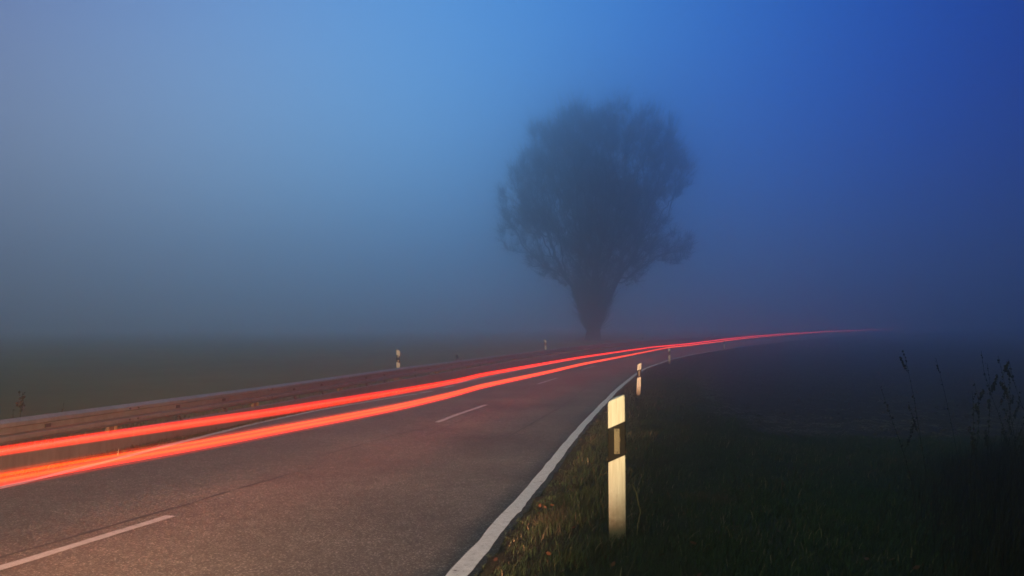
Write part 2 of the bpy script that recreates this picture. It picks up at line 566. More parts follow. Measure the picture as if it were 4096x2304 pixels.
# far edge line: solid, then broken across a side opening, then solid again
left_px = [(-700, 2100), (0, 1955), (260, 1890), (500, 1830), (750, 1765), (1000, 1700), (1300, 1637), (1500, 1603), (1668, 1576)]
tag(polyline_strip('edge_line', path_px(left_px), .13, .004, M['paint'], .03), kind='structure')
for a, b in (((1676, 1574), (1735, 1563)), ((1775, 1552), (1820, 1542))):
    tag(polyline_strip('edge_line_dash', path_px([a, ((a[0] + b[0]) / 2, (a[1] + b[1]) / 2), b]), .13, .004, M['paint'], .02), kind='structure')
s_l = foot(*path_px([(1840, 1534)])[0][:2])[0][0]
tag(strip('edge_line', s_l, S_END, W_ROAD - .06, W_ROAD + .07, .004, M['paint'], step=.3, wob=.02, seed=5), kind='structure')
dash_px = [[(-240, 2350), (0, 2281), (360, 2168), (728, 2052)], [(1748, 1690), (1850, 1652), (1950, 1618)], [(2153, 1536), (2190, 1524), (2230, 1512)], [(2334, 1476), (2380, 1463)]]
for k, d in enumerate(dash_px):
    P = path_px(d)
    if len(P) == 2: P = np.array([P[0], (P[0] + P[1]) / 2, P[1]])
    tag(polyline_strip('lane_dash', P, .11, .004, M['paint'], .02, seed=20 + k), kind='structure')
s0 = foot(*path_px([(2380, 1463)])[0][:2])[0][0]
for k in range(8):
    s = s0 + 8 + 12 * k
    tag(strip('lane_dash', s, s + 4, W_ROAD / 2 - .055, W_ROAD / 2 + .055, .004, M['paint'], step=.4), kind='structure')
seams = [([(-300, 2315), (0, 2232), (400, 2118), (600, 2063), (780, 2010), (1010, 1940), (1250, 1870)], .035),
         ([(1290, 1822), (1480, 1770), (1620, 1730), (1760, 1702)], .022),
         ([(1700, 1745), (1860, 1678), (1990, 1638), (2120, 1578), (2240, 1525)], .02),
         ([(1630, 1754), (1700, 1760), (1850, 1752), (2010, 1760)], .02),
         ([(2010, 1760), (2080, 1722), (2150, 1682), (2240, 1630), (2320, 1570), (2400, 1510)], .022)]
for k, (p, w) in enumerate(seams):
    tag(polyline_strip('tar_seam', path_px(p), w, .003, M['tar'], w * 1.1, .06, 40 + k), kind='structure')

# ------------------------------------------------------------------ light trails
TRAILS = [
    ('lower, more orange of the two red light trails above the road', .62,
     [(-800, 2080), (-300, 1972), (0, 1917), (280, 1864), (531, 1829), (800, 1784), (1000, 1740), (1300, 1686), (1598, 1629), (1854, 1568), (1900, 1551), (2200, 1487), (2327, 1457),
      (2500, 1424), (2626, 1399), (2675, 1390), (2754, 1382), (2895, 1364), (3000, 1351), (3110, 1341), (3300, 1327.5), (3518, 1318), (3773, 1312)]),
    ('upper of the two red light trails, just in front of the guardrail', .78,
     [(-800, 1935), (-300, 1850), (0, 1803), (280, 1767), (531, 1729), (800, 1690), (1000, 1664), (1300, 1616), (1598, 1566), (1854, 1520), (1900, 1505), (2200, 1451), (2327, 1429),
      (2500, 1404), (2626, 1387), (2675, 1383), (2754, 1375.5), (2895, 1357.5), (3000, 1346), (3110, 1337.5), (3300, 1325.5), (3518, 1317), (3773, 1311)]),
]
for ti, (lab, h, px) in enumerate(TRAILS):
    P = path_px(px, h)
    s = np.r_[0, np.cumsum(np.linalg.norm(np.diff(P, axis=0), axis=1))]
    q = np.r_[np.arange(0, 60, .2), np.arange(60, s[-1], .6)]
    C = np.stack([np.interp(q, s, P[:, k]) for k in range(3)], -1)
    for _ in range(30): C[1:-1] = (C[:-2] + 2 * C[1:-1] + C[2:]) / 4
    T = np.gradient(C, axis=0); T /= np.linalg.norm(T, axis=1, keepdims=True)
    Nn = np.c_[-T[:, 1], T[:, 0], T[:, 2] * 0]
    rows, rads, cols = [], [], []
    NS = 17
    far = (np.interp(C[:, 1], [0, 5, 12, 30, 70], [1.0, 1.05, 1.1, 1.0, .75]) if ti == 0 else np.interp(C[:, 1], [0, 5, 9, 30, 70], [.5, .6, 1.05, 1.05, .7]))[:, None]
    for k in range(NS):
        u = (k - (NS - 1) / 2) / ((NS - 1) / 2)          # -1 low .. 1 high
        c = C + Nn * (math.sin(k * 2.4) * .02) + np.array([0, 0, 1]) * far * (u * (.060 if ti == 0 else .052))
        rows.append(c)
        rads.append(np.full(len(c), .0105))
        p = math.exp(-3.4 * abs(u) ** 2.6) * random.choice((.55, .75, .9, 1.1, 1.5))
        g = random.choice((.04, .06, .09, .16)) if ti == 0 else random.choice((.02, .035, .06))
        cols.append((p * .95, p * g * .50, p * .006))
    Pm, Rm = np.array(rows), np.array(rads)
    V, Fq = strands(Pm, Rm, 6)
    cc = np.repeat(np.array(cols)[:, None], Pm.shape[1] * 6, 1).reshape(-1, 3) * .75
    o = mesh_np('light_trail', V, Fq, M['glow'], smooth=True, cols=cc)
    tag(o, lab, 'light trail', 'tail light trails along the road')

# ------------------------------------------------------------------ guardrail
def offset_pt(s, l):
    x, y = np.interp(s, SS, PX_), np.interp(s, SS, PY_); tx, ty = np.interp(s, SS, TX), np.interp(s, SS, TY)
    q = np.hypot(tx, ty); tx /= q; ty /= q
    return np.array([x - ty * l, y + tx * l]), np.array([tx, ty])


# lay the rail out by its own arc length
_s = np.arange(s_of(-6), s_of(135), .25)
RL = np.array([offset_pt(s, L_RAIL)[0] for s in _s])
RS = np.r_[0, np.cumsum(np.linalg.norm(np.diff(RL, axis=0), axis=1))]
_, _, ryf = foot(RL[:, 0], RL[:, 1])
RZ = np.interp(RL[:, 1], [-20, 3, 8.8, 11, 15.3, 22.5, 29.3, 40, 54, 68, 81, 120, 420], [-.05, -.18, -.25, -.29, -.36, -.41, -.49, -.58, -.53, -.48, -.43, -.3, 0])
for _ in range(60): RZ[1:-1] = (RZ[:-2] + 2 * RZ[1:-1] + RZ[2:]) / 4


def rail_at(r):
    x, y, z = np.interp(r, RS, RL[:, 0]), np.interp(r, RS, RL[:, 1]), np.interp(r, RS, RZ)
    e = .1
    t = np.array([np.interp(r + e, RS, RL[:, 0]) - np.interp(r - e, RS, RL[:, 0]), np.interp(r + e, RS, RL[:, 1]) - np.interp(r - e, RS, RL[:, 1])])
    t /= np.linalg.norm(t)
    return np.array([x, y, z]), t, np.array([t[1], -t[0]])       # right-hand normal faces the road


BEAM = [(-.005, .752), (.012, .752), (.055, .722), (.080, .708), (.083, .662), (.074, .650), (.008, .634), (.008, .558), (.074, .542), (.083, .530), (.083, .482), (.070, .468), (.030, .440), (.004, .432)]
PLANK = [(-.02, .340), (.02, .356), (.045, .352), (.055, .330), (.055, .075), (.045, .05), (.02, .045)]


def sweep(profile, r0, r1, thick, name, material, parent, step=.5, proud=0.0):
    pr = np.array(profile); d = np.gradient(pr, axis=0); d /= np.linalg.norm(d, axis=1, keepdims=True)
    nrm = np.c_[-d[:, 1], d[:, 0]]                       # towards the road side
    if nrm[:, 0].mean() < 0: nrm = -nrm
    loop = np.vstack([pr + nrm * proud, (pr - nrm * (thick - proud))[::-1]])
    rr = np.linspace(r0, r1, max(2, int((r1 - r0) / step) + 1)); K = len(loop); V = []
    for r in rr:
        c, t, n = rail_at(r)
        V += [(c[0] + n[0] * a, c[1] + n[1] * a, c[2] + b) for a, b in loop]
    F = [(i * K + j, i * K + (j + 1) % K, (i + 1) * K + (j + 1) % K, (i + 1) * K + j) for i in range(len(rr) - 1) for j in range(K)]
    m = len(pr)
    for base in (0, (len(rr) - 1) * K):
        F += [(base + j, base + j + 1, base + K - 2 - j, base + K - 1 - j) for j in range(m - 1)]
    b = MB(); b.add(V, F); return b.build(name, material, parent)


seam_y = 11.05
r_seam = float(np.interp(seam_y, RL[:, 1], RS))
r_first = r_seam - 4 * int(r_seam // 4)
c0, _, _ = rail_at(r_first)
rail_root = tag(empty('guardrail', (0, 0, 0)), 'long galvanised steel guardrail with a lower plank along the far edge of the road', 'guardrail')
nseg = int((RS[-1] - r_first) // 4)
for k in range(nseg):
    a = r_first + 4 * k
    bm_ = sweep(BEAM, a - .12, a + 4 - .002, .004, 'rail_beam', M['steel'], rail_root, proud=0)
    if a < r_seam + 40:
        for dz in (.68, .51):
            for dr in (-.09, .09):
                c, t, n = rail_at(a + 4 + dr); bb = MB()
                bb.box((c[0] + n[0] * .087, c[1] + n[1] * .087, c[2] + dz), (.028, .014, .028), math.atan2(t[1], t[0]))
                bb.build('bolt', M['dark_steel'], bm_, bevel=.004)
    pl = sweep(PLANK, a + .003, a + 4 - .003, .004, 'under_rail', M['steel'], rail_root)
    c, t, n = rail_at(a + 3.78); ang = math.atan2(t[1], t[0])
    pb = MB()                                            # sigma-shaped post: web and two flanges
    top = .70
    for (ox, oy, dx, dy) in ((0, -.13, .10, .006), (-.05, -.16, .006, .06), (.05, -.10, .006, .06)):
        q = c[:2] + t * ox + n * oy
        pb.box((q[0], q[1], c[2] + top / 2 - .15), (dx, dy, top + .3), ang)
    pb.build('post', M['rust'], rail_root)
    sp = MB(); q = c[:2] + n * -.045
    sp.box((q[0], q[1], c[2] + .60), (.07, .10, .20), ang); sp.build('spacer', M['dark_steel'], rail_root)
    for m_ in (1.33, 2.66):
        c, t, n = rail_at(a + m_ - .2); ang = math.atan2(t[1], t[0]); hb = MB()
        q = c[:2] + n * .005
        vb = MB(); q = c[:2] + n * .018; vb.box((q[0], q[1], c[2] + .595), (.09, .012, .05), ang)
        for (u, v) in ((.0, .425), (.018, .398), (.045, .371), (.06, .345)):
            q = c[:2] + t * u + n * .03
            hb.box((q[0], q[1], c[2] + v), (.05, .03, .028), ang)
        hb.build('hanger', M['dark_steel'], rail_root)
        vb.build('bracket', M['dark_steel'], rail_root)

# ------------------------------------------------------------------ delineator posts
def post_section(w=.12, d=.10):
    """flat front, rounded triangular back; front faces -y"""
    pts = [(-w / 2, .004), (-w / 2 + .004, 0), (w / 2 - .004, 0), (w / 2, .004)]
    for a in np.linspace(0, math.pi, 9)[0:]:
        pts.append((w / 2 * math.cos(a) * (1 - .45 * math.sin(a)), .012 + (d - .012) * math.sin(a)))
    return pts


def prism_post(z0, z1, slope0, slope1, grow=0.0, cap_round=0.0):
    """slice of the post between two slanted cuts (z = z0 + slope * x)"""
    sec = post_section(.12 + 2 * grow, .10 + 2 * grow); b = MB(); n = len(sec)
    rings = []
    def cut(zz, sl, shr=1.0):
        return [(x * shr, (y - grow - .05) * shr + .05, zz + sl * x * shr) for x, y in sec]
    rings.append(cut(z0, slope0)); rings.append(cut(z1 - cap_round, slope1))
    if cap_round:
        rings.append(cut(z1 - cap_round * .35, slope1, .965)); rings.append(cut(z1, slope1, .87))
    V = [p for r in rings for p in r]
    F = [(k * n + i, k * n + (i + 1) % n, (k + 1) * n + (i + 1) % n, (k + 1) * n + i) for k in range(len(rings) - 1) for i in range(n)]
    F.append(tuple(range(n))[::-1]); F.append(tuple((len(rings) - 1) * n + i for i in range(n)))
    b.add(V, F); return b


def make_post(side, round_lenses):
    sl = .46 * side
    root = empty('delineator_post', (0, 0, 0))
    prism_post(-.15, .995, 0, sl, 0, .022).build('body', M['white'], root)
    bd = prism_post(.565, .805, sl, sl, .0025).build('black_band', M['black'], root)
    if round_lenses:
        for z in (.76, .62):
            b = MB(); n = 14
            V = [(.026 * math.cos(2 * math.pi * k / n), -.004, z + .026 * math.sin(2 * math.pi * k / n)) for k in range(n)] + \
                [(.022 * math.cos(2 * math.pi * k / n), -.010, z + .022 * math.sin(2 * math.pi * k / n)) for k in range(n)] + [(0, -.0125, z)]
            b.add(V, [(k, (k + 1) % n, n + (k + 1) % n, n + k) for k in range(n)] + [(n + k, n + (k + 1) % n, 2 * n) for k in range(n)])
            b.build('round_reflector', M['lens'], root, smooth=True)
    else:
        b = MB(); b.box((.002, -.0065, .69), (.040, .009, .180)); b.box((.0235, -.0055, .70), (.006, .006, .03))
        rf = b.build('reflector', M['reflector'], root, bevel=.002)
        for z in (.767, .612):
            s_ = MB(); n = 10
            V = [(.002 + .005 * math.cos(2 * math.pi * k / n), -.0115, z + .005 * math.sin(2 * math.pi * k / n)) for k in range(n)] + \
                [(.002 + .004 * math.cos(2 * math.pi * k / n), -.0145, z + .004 * math.sin(2 * math.pi * k / n)) for k in range(n)]
            s_.add(V, [(k, (k + 1) % n, n + (k + 1) % n, n + k) for k in range(n)] + [tuple(n + k for k in range(n))]); s_.build('screw', M['screw'], rf)
    return root


def copy_tree(o, parent=None):
    c = o.copy(); scene.collection.objects.link(c); c.parent = parent
    for ch in [x for x in scene.objects if x.parent == o]: copy_tree(ch, c)
    return c


proto_r = make_post(1, False)
proto_l = make_post(-1, True)
GR = 'white delineator posts on the grass verge inside the bend'
GL = 'white delineator posts standing behind the guardrail'
posts = [
    (proto_r, .752, 4.96, None, 0, 0, 'nearest and largest white delineator post with black slanted band and ribbed reflector', GR),
    (proto_r, 3.97, 21.6, None, .045, 0, 'slightly leaning white delineator post, second from the camera on the grass verge', GR),
    (proto_r, 10.19, 44.4, None, .0, 0, 'white delineator post overlapping the edge line, third from the camera on the right verge', GR),
    (proto_r, 19.8, 63.9, None, .0, 0, 'small white delineator post whose top touches the red light trails', GR),
    (proto_r, 50.2, 109.7, None, .0, 0, 'tiny fog-dimmed delineator post far round the bend under the thin light trails', GR),
    (proto_l, -3.97, 24.0, -.13, -.02, 0, 'white delineator post with two round reflectors sticking up behind the guardrail', GL),
    (proto_l, 2.37, 48.0, -.23, -.03, 0, 'faint delineator post behind the guardrail, just left of the tree trunk', GL),
    (proto_l, 14.3, 75.0, -.30, .0, 0, 'barely visible delineator post behind the guardrail, right of the tree trunk', GL),
]
used = set()
for (pr, x, y, z, lean, rz, lab, grp) in posts:
    o = pr if pr not in used else copy_tree(pr); used.add(pr)
    if z is None: z = float(ground_z(x, y)[0])
    o.location = (x, y, z); o.rotation_euler = (0, lean, rz - math.atan2(x, y) * .8)
    tag(o, lab, 'roadside post', grp)

# ------------------------------------------------------------------ the tree (space colonisation)
TX0, TY0 = 9.45, 80.0
def px_lobe(x, y, rx, ry):
    k = TY0 / F_PX
    return ((x - 2370) * k, (1372 - y) * k, rx * k, ry * k)


LOBES = [px_lobe(*q) for q in [(2370, 770, 290, 300), (2140, 810, 150, 170), (2095, 930, 110, 110), (2650, 700, 170, 110), (2190, 600, 120, 130), (2300, 515, 85, 85),
                               (2460, 505, 85, 80), (2600, 560, 105, 110), (2690, 630, 95, 90), (2680, 1000, 100, 75), (2180, 1040, 110, 70), (2440, 1010, 200, 120),
                               (2370, 1150, 105, 100), (2368, 1255, 50, 60), (2540, 880, 100, 110), (2620, 930, 90, 90), (2240, 940, 150, 130), (2260, 1085, 120, 75), (2500, 1090, 100, 75)]]
trng = np.random.default_rng(12)


def crown_points(n, jitter=0.0):
    out = []
    vol = np.array([a[2] * a[2] * a[3] for a in LOBES]) ** .8; vol /= vol.sum()
    for i, (cx_, cz_, rx, rz) in enumerate(LOBES):
        m = int(n * vol[i]) + 40
        u = trng.normal(size=(m, 3)); u /= np.linalg.norm(u, axis=1, keepdims=True)
        r = trng.random(m) ** (1 / 2.4)
        ry = min(rx * 1.05, 8.0)
        p = u * r[:, None] * np.array([rx, ry, rz]) + np.array([cx_, 0, cz_])
        if i in (1, 2, 3, 4, 5, 6, 7, 8):                 # side lobes turned a little out of the picture plane
            a = [0, .35, -.4, .5, -.6, .5, -.6, -.3, .4][i]
            x, y = p[:, 0].copy(), p[:, 1].copy()
            p[:, 1] = y + (cx_ if abs(cx_) > 2 else 4) * math.sin(a) * .6
        out.append(p)
    # more lobes towards and away from the camera so the crown is round in plan
    for (a, z, r, rr) in ((1.2, 16, 6.8, 4.4), (-1.3, 15, 6.8, 4.6), (1.7, 21, 5.5, 4.0), (-1.8, 20, 5.5, 4.0), (1.5, 11, 4.3, 3.2), (-1.5, 10.5, 4.3, 3.2)):
        m = int(n * .045)
        u = trng.normal(size=(m, 3)); u /= np.linalg.norm(u, axis=1, keepdims=True)
        out.append(u * (trng.random(m) ** .4)[:, None] * rr + np.array([math.cos(a) * r * .4, math.sin(a) * r, z]))
    return np.vstack(out)


def grow_tree():
    att = crown_points(4800)
    gap = fbm(att[:, 0] * .45 + att[:, 1] * .3, att[:, 2] * .45 - att[:, 1] * .3, 123, 2)
    att = att[(att[:, 2] > 1.6) & (gap > .34)]
    nodes = [np.array([0, 0, -.4])]; par = [-1]
    for k in range(7):
        nodes.append(np.array([.03 * k, .02 * k, .0 + .42 * k])); par.append(len(nodes) - 2)
    N = np.array(nodes); step = .50
    d = np.full(len(att), 1e9); near = np.zeros(len(att), int)
    def upd(i0):
        nonlocal d, near
        D = np.linalg.norm(att[:, None] - N[None, i0:], axis=2); j = D.argmin(1); v = D[np.arange(len(att)), j]
        b = v < d; d[b] = v[b]; near[b] = j[b] + i0
    upd(0)
    for it in range(130):
        if len(att) == 0: break
        act = d < (30 if it < 4 else 6.0)
        if not act.any(): break
        G = {}
        dirs = att[act] - N[near[act]]; dirs /= np.linalg.norm(dirs, axis=1, keepdims=True)
        acc = np.zeros_like(N); np.add.at(acc, near[act], dirs); cnt = np.bincount(near[act], minlength=len(N))
        idx = np.nonzero(cnt)[0]
        v = acc[idx]; v /= np.linalg.norm(v, axis=1, keepdims=True) + 1e-9
        v += np.array([0, 0, .16]) + trng.normal(size=v.shape) * .20
        v /= np.linalg.norm(v, axis=1, keepdims=True)
        new = N[idx] + v * step
        i0 = len(N); N = np.vstack([N, new]); par += list(idx)
        upd(i0)
        keep = d > .60
        att, d, near = att[keep], d[keep], near[keep]
    return N, np.array(par)


TN, TP = grow_tree()
nT = len(TN)
leafy = np.ones(nT, bool); leafy[TP[TP >= 0]] = False
wgt = np.zeros(nT); wgt[leafy] = 1
for i in range(nT - 1, 0, -1): wgt[TP[i]] += wgt[i]
rad = .018 * wgt ** .48
rad = np.minimum(rad, .72)
rad[:4] = [1.25, 1.02, .92, .86]
rad[4:8] = np.maximum(rad[4:8], .78)
TS = 1.1875
tree = empty('willow_tree', (TX0 * TS, TY0 * TS, float(ground_z(TX0 * TS, TY0 * TS)[0])))
tree.scale = (TS, TS, TS)
tag(tree, 'large bare willow-like tree with a dense round crown fading in the fog beyond the guardrail', 'tree')
ii = np.nonzero((TP >= 0) & (rad > .0))[0]
big = ii[rad[ii] > .07]; small = ii[rad[ii] <= .07]


def limb_mesh(name, idx, sides, m, colr=None):
    P = np.stack([TN[TP[idx]], TN[idx]], 1); rr = np.stack([np.minimum(rad[TP[idx]], rad[idx] * 1.35 + (.3 if False else 0)), rad[idx]], 1)
    lowi = idx < 8; rr[lowi, 0] = rad[TP[idx[lowi]]]
    V, Fq = strands(P, rr, sides)
    return mesh_np(name, V, Fq, m, tree, smooth=True, cols=None if colr is None else np.tile(colr, (len(V), 1)))


trunk_i = big[TN[big][:, 2] < 3.3]
limb_mesh('trunk', trunk_i, 14, M['bark'])
lim = np.setdiff1d(big, trunk_i)
Vb, Fb = strands(np.stack([TN[TP[lim]], TN[lim]], 1), np.stack([np.minimum(rad[TP[lim]], rad[lim] * 1.35), rad[lim]], 1), 8)
Vs, Fs = strands(np.stack([TN[TP[small]], TN[small]], 1), np.stack([rad[small] * 1.1, rad[small]], 1), 4)
# fine twigs
src = np.nonzero(rad < .06)[0]
prob = 1 / (1 + wgt[src]); 
NT = 50000
pick = trng.choice(src, NT, p=prob / prob.sum())
base = TN[pick] + trng.normal(size=(NT, 3)) * .10
cen = np.array([0, 0, 8.0])
outw = base - cen; outw /= np.linalg.norm(outw, axis=1, keepdims=True)
dirv = outw * .45 + trng.normal(size=(NT, 3)) * .55 + np.array([0, 0, .40])
dirv /= np.linalg.norm(dirv, axis=1, keepdims=True)
ln = .5 + .95 * trng.random(NT)
top_boost = np.clip((base[:, 2] - 18) / 7, 0, 1); ln *= 1 + .6 * top_boost
K = 4; tt = np.linspace(0, 1, K)[None, :, None]
bend = trng.normal(size=(NT, 1, 3)) * .22 + np.array([0, 0, .25])
TP_ = base[:, None] + (dirv[:, None] * tt + bend * tt ** 2) * ln[:, None, None]
q_ = trng.random(NT) < .05                          # shoots springing from the trunk and the feet of the limbs
qa = trng.random(q_.sum()) * 2 * np.pi; qz = 1.0 + 5.0 * trng.random(q_.sum()); qr = .4 + .36 * qz * trng.random(q_.sum())
qp = np.c_[np.cos(qa) * qr, np.sin(qa) * qr, qz]; qd = np.c_[np.cos(qa) * .5, np.sin(qa) * .5, np.ones(len(qa))] + trng.normal(size=(len(qa), 3)) * .3
TP_[q_] = qp[:, None] + qd[:, None] * tt * (1.0 + 1.0 * trng.random((len(qa), 1, 1)))
rr = (np.array([.015, .012, .008, .005])[None] * (.7 + .6 * trng.random((NT, 1))))
Vt, Ft = strands(TP_, rr, 3)
tw_cols = np.vstack([np.tile((.034, .030, .026), (len(Vb) + len(Vs), 1)), np.repeat(.7 + .6 * trng.random(NT), K * 3)[:, None] * np.array([.055, .050, .046])])
crown = mesh_np('crown', np.vstack([Vb, Vs, Vt]), np.vstack([Fb, Fs + len(Vb), Ft + len(Vb) + len(Vs)]), M['twig'], tree, cols=tw_cols)
# last leaves, thicker low down and on the trunk shoots
NL = 22000
pl_ = TP_[trng.integers(0, NT, NL * 3), trng.integers(1, K, NL * 3)] + trng.normal(size=(NL * 3, 3)) * .10
hz = pl_[:, 2]
kp = trng.random(NL * 3) < np.interp(hz, [2, 7, 12, 18, 25], [1, .9, .45, .22, .12])
pl_ = pl_[kp][:NL]
sz_ = 1.6 + 8.5 * trng.random(13000) ** .8; sa = trng.random(13000) * 2 * np.pi; sr = (.75 + .36 * sz_) * trng.random(13000) ** .6 * (.25 + 1.1 * fbm(sa * 2.2, sz_ * .9, 77))
sh = np.c_[np.cos(sa) * sr, np.sin(sa) * sr, sz_]
pl_ = np.vstack([pl_, sh]); n_ = len(pl_)
a1 = trng.normal(size=(n_, 3)); a1 /= np.linalg.norm(a1, axis=1, keepdims=True)
a2 = np.cross(a1, trng.normal(size=(n_, 3))); a2 /= np.linalg.norm(a2, axis=1, keepdims=True)
La = (.06 + .05 * trng.random(n_))[:, None]; Lb = La * .3
V = np.stack([pl_ - a1 * La, pl_ + a2 * Lb, pl_ + a1 * La, pl_ - a2 * Lb], 1).reshape(-1, 3)
f = np.arange(n_ * 4).reshape(-1, 4)
lc = np.repeat(.6 + .8 * trng.random(n_), 4)[:, None] * np.array([.045, .050, .022])
mesh_np('foliage_or_seed_heads', V, f, M['twig'], tree, cols=lc)

# ------------------------------------------------------------------ grass, straw, weeds
grng = np.random.default_rng(5)


def blades(name, X, Y, H, wd, cols, label, cat, lean=.5, K=4, kindv='stuff', m='grass', flat=0.0):
    n = len(X); Z = ground_z(X, Y) - .012
    az = grng.random(n) * 2 * np.pi
    wind = np.array([.25, -.1])
    dx = np.cos(az) * lean + wind[0]; dy = np.sin(az) * lean + wind[1]
    t = np.linspace(0, 1, K)[None]
    amt = (.25 + .9 * grng.random(n))[:, None]
    Px = X[:, None] + dx[:, None] * amt * H[:, None] * t ** 1.8
    Py = Y[:, None] + dy[:, None] * amt * H[:, None] * t ** 1.8
    Pz = Z[:, None] + H[:, None] * (t - .28 * amt * t ** 2.4) * (1 - flat)
    P = np.stack([Px, Py, Pz], -1)
    fa = grng.random(n) * np.pi
    wdir = np.c_[np.cos(fa), np.sin(fa), np.zeros(n)]
    rr = wd[:, None] * np.linspace(1, .12, K)[None] ** .8
    V, Fq = strands(P, rr, 2, wdir)
    C = np.repeat(cols[:, None], K * 2, 1).reshape(-1, 3)
    o = mesh_np(name, V, Fq, M[m], cols=C)
    if kindv: tag(o, label, cat, kind=kindv)
    return o


def scatter(n, x0, x1, y0, y1, cond, dens=None):
    X = x0 + (x1 - x0) * grng.random(n); Y = y0 + (y1 - y0) * grng.random(n)
    s, l, yf = foot(X, Y)
    k = cond(X, Y, l)
    if dens is not None: k &= grng.random(n) < dens(X, Y, l)
    return X[k], Y[k], l[k]


def grass_cols(X, Y, n, seed=50):
    v = fbm(X * 1.1, Y * 1.1, seed); u = grng.random(n)
    green = np.array([.018, .046, .020]); olive = np.array([.026, .043, .020]); dry = np.array([.17, .14, .10])
    c = green[None] * (1 - v[:, None]) + olive[None] * v[:, None]
    d = (u < .035 + .07 * (fbm(X * .8, Y * .8, seed + 9) > .58))
    c[d] = dry * (.6 + .6 * grng.random(d.sum()))[:, None]
    return c * (.35 + 1.5 * grng.random(n) ** 1.6)[:, None]


zones = []
in_view = lambda X, Y, pad=.6: (X < .78 * Y + pad) & (X > -.78 * Y - pad)
verge_r = lambda X, Y, l: (l < -.10) & (soil_mask(X, Y, l) < .4) & in_view(X, Y)
dn = lambda X, Y, l: .35 + .65 * np.clip((fbm(X * 2.2, Y * 2.2, 61) - .3) * 3, 0, 1)
for (n, x0, x1, y0, y1, h, w) in ((130000, -1.2, 6, 2.4, 7, .085, .0022), (120000, -.5, 12, 7, 14, .09, .0034), (75000, 1, 14, 14, 30, .10, .006), (50000, 5, 34, 30, 90, .11, .014)):
    X, Y, l = scatter(n, x0, x1, y0, y1, verge_r, dn)
    nn = len(X)
    clump = fbm(X * 3, Y * 3, 71)
    H = h * (.45 + 1.3 * clump ** 1.5) * (.6 + .8 * grng.random(nn)) * np.clip((-l - .06) / .35, .3, 1)
    zones.append((X, Y, H, w * (.6 + .8 * grng.random(nn)), grass_cols(X, Y, nn)))
X, Y, H, Wd, C = [np.concatenate([z[i] for z in zones]) for i in range(5)]
blades('verge_grass', X, Y, H, Wd, C, 'short dark green grass covering the verge at the right of the road', 'grass')

# strip between the far edge line and the guardrail, and behind it
zones = []
for (n, y0, y1, h, w) in ((26000, 5, 14, .08, .005), (30000, 14, 34, .09, .008), (14000, 34, 90, .10, .016)):
    X = -12 + (12 + y1 * .5) * grng.random(n * 4); Y = y0 + (y1 - y0) * grng.random(n * 4)
    s, l, yf = foot(X, Y); k = (l > W_ROAD + .20) & (l < W_ROAD + 3.2) & in_view(X, Y, 1)
    X, Y, l = X[k][:n], Y[k][:n], l[k][:n]; nn = len(X)
    H = h * (.5 + 1.2 * fbm(X * 2, Y * 2, 81)) * (.6 + .8 * grng.random(nn)) * np.where((l > W_ROAD + .95) & (l < W_ROAD + 1.4), .5, 1)
    zones.append((X, Y, H, w * (.6 + .8 * grng.random(nn)), grass_cols(X, Y, nn, 90) * np.where(l > W_ROAD + 1.2, 2.8, 1.4)[:, None]))
X, Y, H, Wd, C = [np.concatenate([z[i] for z in zones]) for i in range(5)]
blades('roadside_grass', X, Y, H, Wd, C, 'low grass strip between the far edge line and the guardrail', 'grass')

# matted dry grass and leaves on the verge
X, Y, l = scatter(60000, -1, 14, 2.4, 14.5, lambda X, Y, l: (l < -.3) & (soil_mask(X, Y, l) < .5) & in_view(X, Y), lambda X, Y, l: np.clip((fbm(X * .9, Y * .9, 95) - .52) * 6, 0.02, .8))
nn = len(X)
blades('dry_grass', X, Y, .10 + .12 * grng.random(nn), np.full(nn, .0018), np.array([.075, .058, .042])[None] * (.5 + .9 * grng.random(nn))[:, None],
       'matted pale dry grass lying in patches on the verge', 'dry grass', lean=1.5, flat=.55, m='straw')

# straw on the ploughed field
X, Y, l = scatter(90000, 3, 40, 10, 50, lambda X, Y, l: (soil_mask(X, Y, l) > .05) & (l < -2.2) & in_view(X, Y, 1),
                  lambda X, Y, l: np.clip(.05 + .9 * np.exp(-((Y - 15.5 - .1 * X) / 3.0) ** 2) * (fbm(X * 1.2, Y * 1.2, 97) > .47) + .85 * np.exp(-((l + 3.0) / .5) ** 2), 0, 1))
nn = len(X); Z = ground_z(X, Y)
az = grng.random(nn) * 2 * np.pi; L_ = .05 + .14 * grng.random(nn); up = grng.normal(size=nn) * .25
d = np.c_[np.cos(az), np.sin(az), up] * L_[:, None]
P = np.stack([np.c_[X, Y, Z + .01] - d * .5, np.c_[X, Y, Z + .03], np.c_[X, Y, Z + .01] + d * .5], 1); P[:, :, 2] = np.maximum(P[:, :, 2], Z[:, None] + .006)
V, Fq = strands(P, np.full((nn, 3), .0035) * (.5 + grng.random((nn, 1))), 3)
sc = np.array([.17, .165, .145])[None] * (.35 + .9 * grng.random(nn))[:, None]
tag(mesh_np('straw', V, Fq, M['straw'], cols=np.repeat(sc, 9, 0)), 'pale broken straw scattered along the edge of the ploughed field', 'straw', kind='stuff')

